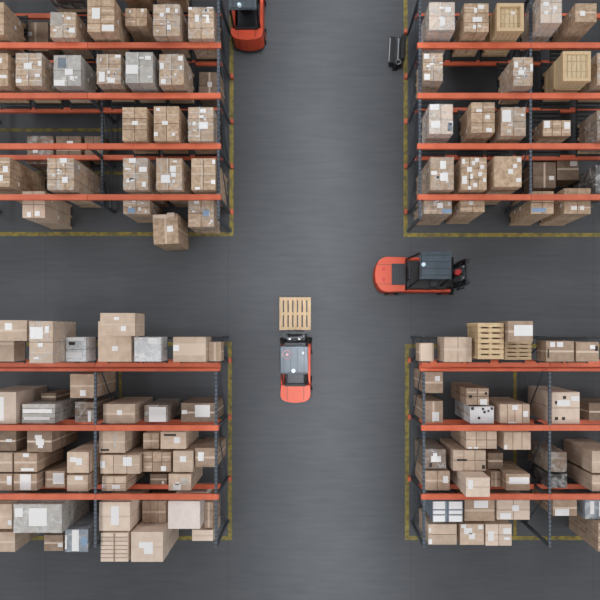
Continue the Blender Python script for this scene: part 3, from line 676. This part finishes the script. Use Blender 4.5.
        if opt.get('flap'):
            MB().box(-w_/2+.05, w_/2*.25, d_/2-.16, d_/2-.02, h, h+.03, 0, Matrix.Rotation(.12, 3, 'Y')).build('flap', 'card1', r)
            MB().box(w_/2*.2, w_/2-.1, d_/2-.13, d_/2+.03, h-.01, h+.05, 0, Matrix.Rotation(-.25, 3, 'X')).build('flap', 'card1', r)
    zl = h+.0035+top_extra
    if st in ('w', 'wd', 'g', 'd', 'stripe'):
        e = .011
        mb = MB().box(-w_/2-e*.5, w_/2+e*.5, -d_/2-e*.5, d_/2+e*.5, base+.02, h+e*.6, .015)
        mb.build('stretch_wrap', 'milky' if st in ('g', 'stripe') else 'film', r)
        zl = h+e*.6
    if opt.get('strap'):
        MB().box(-w_/2+.01, w_/2-.01, -.012, .012, zl-.002, zl+.004).build('strap', 'strap', r)
        MB().box(-.05*w_-.011, -.05*w_+.011, -d_/2+.01, d_/2-.01, zl-.002, zl+.0035).build('strap', 'strap', r)
        zl += .004
    ca, sa = 1, 0
    def on_top(q, m, nme, dz):
        # keep the sheet inside the top face
        X0, X1 = max(X(q[0], zt)-cx, -w_/2+.01), min(X(q[2], zt)-cx, w_/2-.01)
        Y0, Y1 = max(Y(q[3], zt)-cy, -d_/2+.01), min(Y(q[1], zt)-cy, d_/2-.01)
        if X1-X0 < .03 or Y1-Y0 < .03: return
        mb = MB().box(X0, X1, Y0, Y1, zl-.001, zl+dz)
        mb.build(nme, m, r)
    for q in opt.get('patch', []): on_top(q, q[4], 'printed_mark' if q[4] == 'ink' else 'patch', .003)
    for q in labs: on_top(q, q[4] if len(q) > 4 else 'label', 'label', .005)
    if st == 'dots':
        k = 0
        for (px, py, s) in ((472.5, 408.5, 1.4), (472.5, 424, 1.4), (491.5, 424, 1.4), (491.8, 408.5, 1.2), (483, 409, 1.1), (484.5, 412, 1.2), (488.5, 411, 1.0), (479, 418, 1.2)):
            on_top((px-s, py-s, px+s, py+s), 'ink', 'printed_mark', .004)
    if st in ('w', 'g') and upper:  # random pale scraps: sparkle of the film painted on, no paper labels
        for k in range(5):
            xx, yy = rnd.uniform(-w_*.42, w_*.36), rnd.uniform(-d_*.42, d_*.36); a1, b1 = rnd.uniform(.05, .16), rnd.uniform(.04, .13)
            MB().box(xx, min(xx+a1, w_/2-.01), yy, min(yy+b1, d_/2-.01), zl-.001, zl+.003, 0).build('label', rnd.choice(['label', 'white', 'strap']), r)
    # loose wrapped loads carry a few small delivery notes on the side that faces the aisle
    if st in ('w', 's', 'g', 'b') and upper and h > .9:
        sx = 1 if cx < 0 else -1
        for k in range(2):
            yy = rnd.uniform(-d_*.35, d_*.35); zz = rnd.uniform(base+.25, h-.2)
            xw = sx*(w_/2+.0065)
            MB().box(min(xw, xw+sx*.004), max(xw, xw+sx*.004), yy-.07, yy+.07, zz-.05, zz+.05).build('label', 'label', r)
    return r

for nm, it, o in resolve((('UL', UL), ('UR', UR), ('LL', LL), ('LR', LR))):
    goods(nm, it, o)

# ------------------------------------------------------------------ wooden pallets
def make_pallet(w_, d_, loc, rz, m, nb=7):
    """deck boards run along local y"""
    r = empty('wooden_pallet', loc, rz)
    bw = (w_/nb)*.37
    for k in range(nb):
        xx = -w_/2+bw+k*(w_-2*bw)/(nb-1)
        MB().box(xx-bw, xx+bw, -d_/2, d_/2, .118, .14, .004).build('deck_board', m, r)
    for yy in (-d_/2+.06, 0, d_/2-.06):
        MB().box(-w_/2, w_/2, yy-.055, yy+.055, .098, .118, .003).build('cross_board', m, r)
    for xx in (-w_/2+.06, 0, w_/2-.06):
        MB().box(xx-.04, xx+.04, -d_/2, d_/2, .018, .098, .004).build('stringer', m, r)
    for xx in (-w_/2+.06, 0, w_/2-.06):
        MB().box(xx-.05, xx+.05, -d_/2, d_/2, 0, .018, .003).build('bottom_board', m, r)
    return r
FX, FY = -.82, 0.0                  # mast face of the central truck
PAL = make_pallet(1.24, 1.30, (FX-.045, FY+.645, .0905), 0, 'wood2')
tag(PAL, 'empty pale wooden pallet carried on the forks of the central forklift', 'pallet', 'wooden pallets')
def pile(px0, py0, px1, py1, n, zt, m, top_label, low_label, grp):
    x0, x1, y0, y1 = X(px0, zt), X(px1, zt), Y(py1, zt), Y(py0, zt)
    w_, d_ = x1-x0, y1-y0
    first = None
    for k in range(n):
        loc = ((x0+x1)/2+rnd.uniform(-.012, .012), (y0+y1)/2+rnd.uniform(-.012, .012), DK+.001+k*.141)
        if first is None: p = first = make_pallet(d_, w_, loc, PI/2, m)
        else: p = copy_tree(first); p.location = loc
        tag(p, top_label if k == n-1 else low_label, 'pallet', grp)
pile(478, 323, 504, 359, 9, DK+9*.141, 'wood', 'topmost wooden pallet of the tall pallet pile on the lower right rack', 'wooden pallet below the top one in the tall pallet pile, lower right rack', 'pallets in the tall pile')
pile(506, 333, 533, 360, 4, DK+4*.141+.09, 'wood2', 'wooden pallet in the low pile beneath the broad-labelled box, lower right rack', 'wooden pallet in the low pile beneath the broad-labelled box, lower right rack', 'pallets in the low pile')

# ------------------------------------------------------------------ forklifts
def forklift(loc, rz, label, W=1.15, Lr=1.4, roof=(-.28, .86), roof_dy=0.0, roof_w=None, cw_front=-.42, vent=False, sticker=False, fork_z=.17, round_=.22, lamp=(-.12, .02), mast_red=False, dx=0.0, fork_len=1.08, grille=.12, shell=False):
    r = empty('forklift', loc, rz); tag(r, label, 'forklift', 'orange forklifts')
    hw = W/2; roof_w = roof_w or W*.86
    # counterweight: plan with rounded tail
    pts = [(cw_front, hw*.97), (cw_front, -hw*.97)]
    n = 7
    rr = round_
    corner = []
    for k in range(n+1):
        t = PI/2*k/n
        corner.append((-Lr+.08+rr-rr*math.sin(t), -(hw-rr*.9)-rr*.9*math.cos(t)))
    tail = [(-Lr+.03, -hw*.45), (-Lr, 0), (-Lr+.03, hw*.45)]
    pts += corner+tail+[(x, -y) for x, y in corner[::-1]]
    MB().prism(pts, .22, .98, .025).build('counterweight', 'truck', r)
    MB().prism([(x*.985, y*.97) for x, y in pts], .14, .22).build('bumper', 'black', r)
    g = MB()
    for s in (-1, 1): g.box(-Lr+.12, cw_front-.04, s*hw*.55-.008, s*hw*.55+.008, .979, .984)
    g.build('hood_seam', 'char', r)
    b = MB()
    for s in (-1, 1):
        b.box(cw_front+.002, .78+dx, s*hw-.13 if s > 0 else -hw, hw if s > 0 else -hw+.13, .25, .80, .04)
    b.build('side_skirt', 'truck', r)
    MB().box(cw_front+.002, 1.0+dx, -hw+.135, hw-.135, .22, .46, .02).build('floor_plate', 'black', r)
    MB().box(cw_front+.01, .15, -hw*.62, hw*.62, .46, .86, .05).build('engine_cover', 'char', r)
    if vent:
        v = MB().box(cw_front-.52, cw_front-.01, -hw*.60, hw*.60, .975, 1.01, .02)
        for k in range(5): v.box(cw_front-.48+k*.095, cw_front-.43+k*.095, -hw*.52, hw*.52, 1.008, 1.03)
        v.build('vent_panel', 'char', r)
        m = MB()
        for s in (-1, 1): m.cyl((-Lr+.33, s*.2, .978), (-Lr+.33, s*.2, .986), .07, 16)
        m.build('cap', 'red', r)
    else:
        v = MB()
        v.box(cw_front-grille, cw_front+.06, -hw*.72, hw*.72, .96, 1.05, .03)
        v.build('rear_grille', 'black', r)
    if shell:
        MB().box(cw_front+.05, 1.12, -hw+.1, hw-.16, .5, 1.02, .05).build('cab_shell', 'black', r)
    seat = MB().box(-.28, .2, -.25, .25, .86, .98, .05).box(-.38, -.26, -.24, .24, .94, 1.42, .05)
    seat.build('seat', 'char' if shell else 'black', r)
    MB().box(.5, .8, -hw*.75, hw*.75, .46, 1.08, .05).build('dashboard', 'char', r)
    sw = MB().torus((.42, .05, 1.12), .17, .018, Matrix.Rotation(-.5, 3, 'Y')).bar((.56, .05, .98), (.43, .05, 1.11), .04)
    sw.bar((.42, -.1, 1.12), (.42, .2, 1.12), .02)
    sw.build('steering_wheel', 'black', r, True)
    # overhead guard
    x0, x1 = roof; ya, yb = roof_dy-roof_w/2, roof_dy+roof_w/2
    gd = MB().box(x0, x1, ya, yb, 2.06, 2.11, .03)
    gd.build('roof_panel', 'roof', r)
    fr = MB()
    for k in range(4):
        yy = ya+.14+k*(roof_w-.28)/3; fr.box(x0+.06, x1-.06, yy-.012, yy+.012, 2.105, 2.122)
    fr.box(x0+.03, x0+.07, ya+.04, yb-.04, 2.105, 2.12).build('roof_rib', 'char', r)
    for s, yy in ((-1, ya+.05), (1, yb-.05)):
        MB().bar((x0+.05, yy, 2.07), (cw_front+.03, s*(hw-.1), .9), .06).build('pillar', 'black', r)
        MB().bar((x1-.05, yy, 2.07), (.88, s*(hw-.1), .46), .06).build('pillar', 'black', r)
    lx, ly = lamp
    MB().cyl((x0+.12, ly+roof_dy, 2.105), (x0+.12, ly+roof_dy, 2.19), .075, 20, .02).build('warning_lamp', 'lamp', r, False)
    if sticker:
        MB().torus((x1-.30, roof_dy+.25, 2.112), .15, .012).build('roof_ring', 'pink', r, True)
        MB().cyl((x1-.30, roof_dy+.25, 2.11), (x1-.30, roof_dy+.25, 2.118), .05, 14).build('roof_mark', 'pink', r)
        MB().cyl((x1-.24, roof_dy-.33, 2.11), (x1-.24, roof_dy-.33, 2.12), .05, 14).build('roof_mark', 'rail', r)
    # mast
    n0 = set(r.children)
    for s in (-1, 1):
        MB().box(1.02, 1.16, s*hw*.62-.045, s*hw*.62+.045, .08, 2.0, .01).build('mast_rail', 'char', r)
        MB().box(1.04, 1.14, s*hw*.46-.035, s*hw*.46+.035, .1, 1.92, .01).build('inner_rail', 'char', r)
        MB().cyl((.98, s*hw*.3, .2), (.98, s*hw*.3, 1.75), .04, 14).build('lift_cylinder', 'rail', r)
    MB().box(1.0, 1.06, -hw*.7, hw*.7, 1.92, 2.0, .01).build('mast_crossbar', 'char', r)
    MB().box(1.0, 1.05, -hw*.62, hw*.62, .5, .58).build('mast_crossbar', 'char', r)
    MB().box(.98, 1.04, -hw*.66, hw*.66, 1.2, 1.27).build('mast_crossbar', 'char', r)
    MB().cyl((.98, -.04, .3), (.98, -.04, 1.7), .035, 12).cyl((1.0, .1, 1.93), (1.06, .1, 1.93), .06, 12).build('chain', 'black', r)
    car = MB().box(1.17, 1.22, -hw*.85, hw*.85, fork_z+.05, fork_z+.14).box(1.17, 1.22, -hw*.85, hw*.85, fork_z+.36, fork_z+.45)
    for k in range(5):
        yy = -hw*.8+k*hw*.4; car.box(1.18, 1.21, yy-.015, yy+.015, fork_z+.14, fork_z+.95)
    car.box(1.17, 1.22, -hw*.85, hw*.85, fork_z+.92, fork_z+.97)
    car.build('carriage', 'char', r)
    for s in (-1, 1):
        MB().box(1.222, 1.27, s*.27-.055, s*.27+.055, fork_z-.02, fork_z+.5, .006).box(1.25, 1.24+fork_len, s*.27-.055, s*.27+.055, fork_z-.02, fork_z+.017, .006).build('fork', 'char', r)
    if mast_red:
        MB().cyl((.88, .02, 1.3), (.88, .02, 1.46), .12, 18, .02).build('hose_reel', 'red', r)
    if dx:
        for o in r.children:
            if o not in n0:
                for v in o.data.vertices: v.co.x += dx
    for (wx, rad, wd) in ((.68+dx, .32, .24), (-.86, .27, .2)):
        for s in (-1, 1):
            ym = s*(hw-wd/2+.03)
            wlo, whi = sorted((ym-wd/2, ym+wd/2))
            wl = MB().cyl((wx, wlo, rad), (wx, whi, rad), rad, 32, .03).build('wheel', 'rubber', r)
            MB().cyl((wx, s*(hw+.025), rad), (wx, s*(hw+.04), rad), rad*.5, 20).build('hub', 'truck', wl)
    return r
forklift((FX, FY-1.24, 0), PI/2, 'orange forklift carrying an empty wooden pallet in the middle of the central aisle',
         W=1.15, Lr=1.54, roof=(-.33, .66), cw_front=-.85, sticker=True, fork_z=.17, roof_w=1.0, grille=.05, dx=-.06)
forklift((3.78, 2.12, 0), 0, 'unloaded orange forklift turned sideways in the cross aisle at right',
         W=1.34, Lr=1.58, roof=(-.10, 1.03), roof_dy=.2, roof_w=1.0, cw_front=-.42, vent=True, mast_red=True, round_=.4, dx=.58, fork_len=.1, shell=True)
forklift((-2.67, 12.45, 0), PI/2, 'orange forklift cut off by the top edge beside the upper left rack',
         W=1.2, Lr=1.42, roof=(-.98, .55), cw_front=-.95, roof_w=1.0, lamp=(-.1, .1), grille=.08)

# ------------------------------------------------------------------ hand pallet truck by the upper right rack
pt = empty('hand_pallet_truck', (3.13, 10.95, 0), -.06)
tag(pt, 'black hand pallet truck parked on the yellow line beside the upper right rack', 'pallet truck')
for s in (-1, 1):
    fk = MB().box(s*.17-.12, s*.17+.12, -.38, .66, .14, .20, .02).build('fork', 'black', pt)
    MB().box(s*.17-.115, s*.17-.075, -.34, .6, .20, .208).build('fork_edge', 'rail', fk)
    MB().cyl((s*.17-.05, .52, .07), (s*.17+.05, .52, .07), .07, 16).build('fork_roller', 'rubber', fk)
    MB().box(s*.17-.03, s*.17+.03, .40, .54, .06, .15).build('roller_bracket', 'black', fk)
MB().box(-.26, .26, -.5, -.36, .12, .42, .03).build('pump_body', 'black', pt)
MB().cyl((0, -.5, .16), (0, -.5, .55), .07, 18, .01).build('pump_cylinder', 'char', pt)
wl = MB()
for s in (-1, 1): wl.cyl((s*.04, -.52, .1), (s*.1, -.52, .1), .1, 20)
wl.build('steer_wheel', 'rubber', pt)
hd = MB().bar((0, -.5, .5), (0, -.74, .98), .045)
hd.build('tiller', 'black', pt)
MB().torus((0, -.78, 1.04), .10, .02, Matrix.Rotation(1.2, 3, 'X')).build('handle', 'rail', pt, True)
MB().box(.15, .33, -.34, .6, .205, .5, .03).build('battery_case', 'black', pt)

for o in bpy.data.objects:
    if 'label' in o and not (4 <= len(o['label'].split()) <= 16): print('LABEL LENGTH', o.name, o['label'])
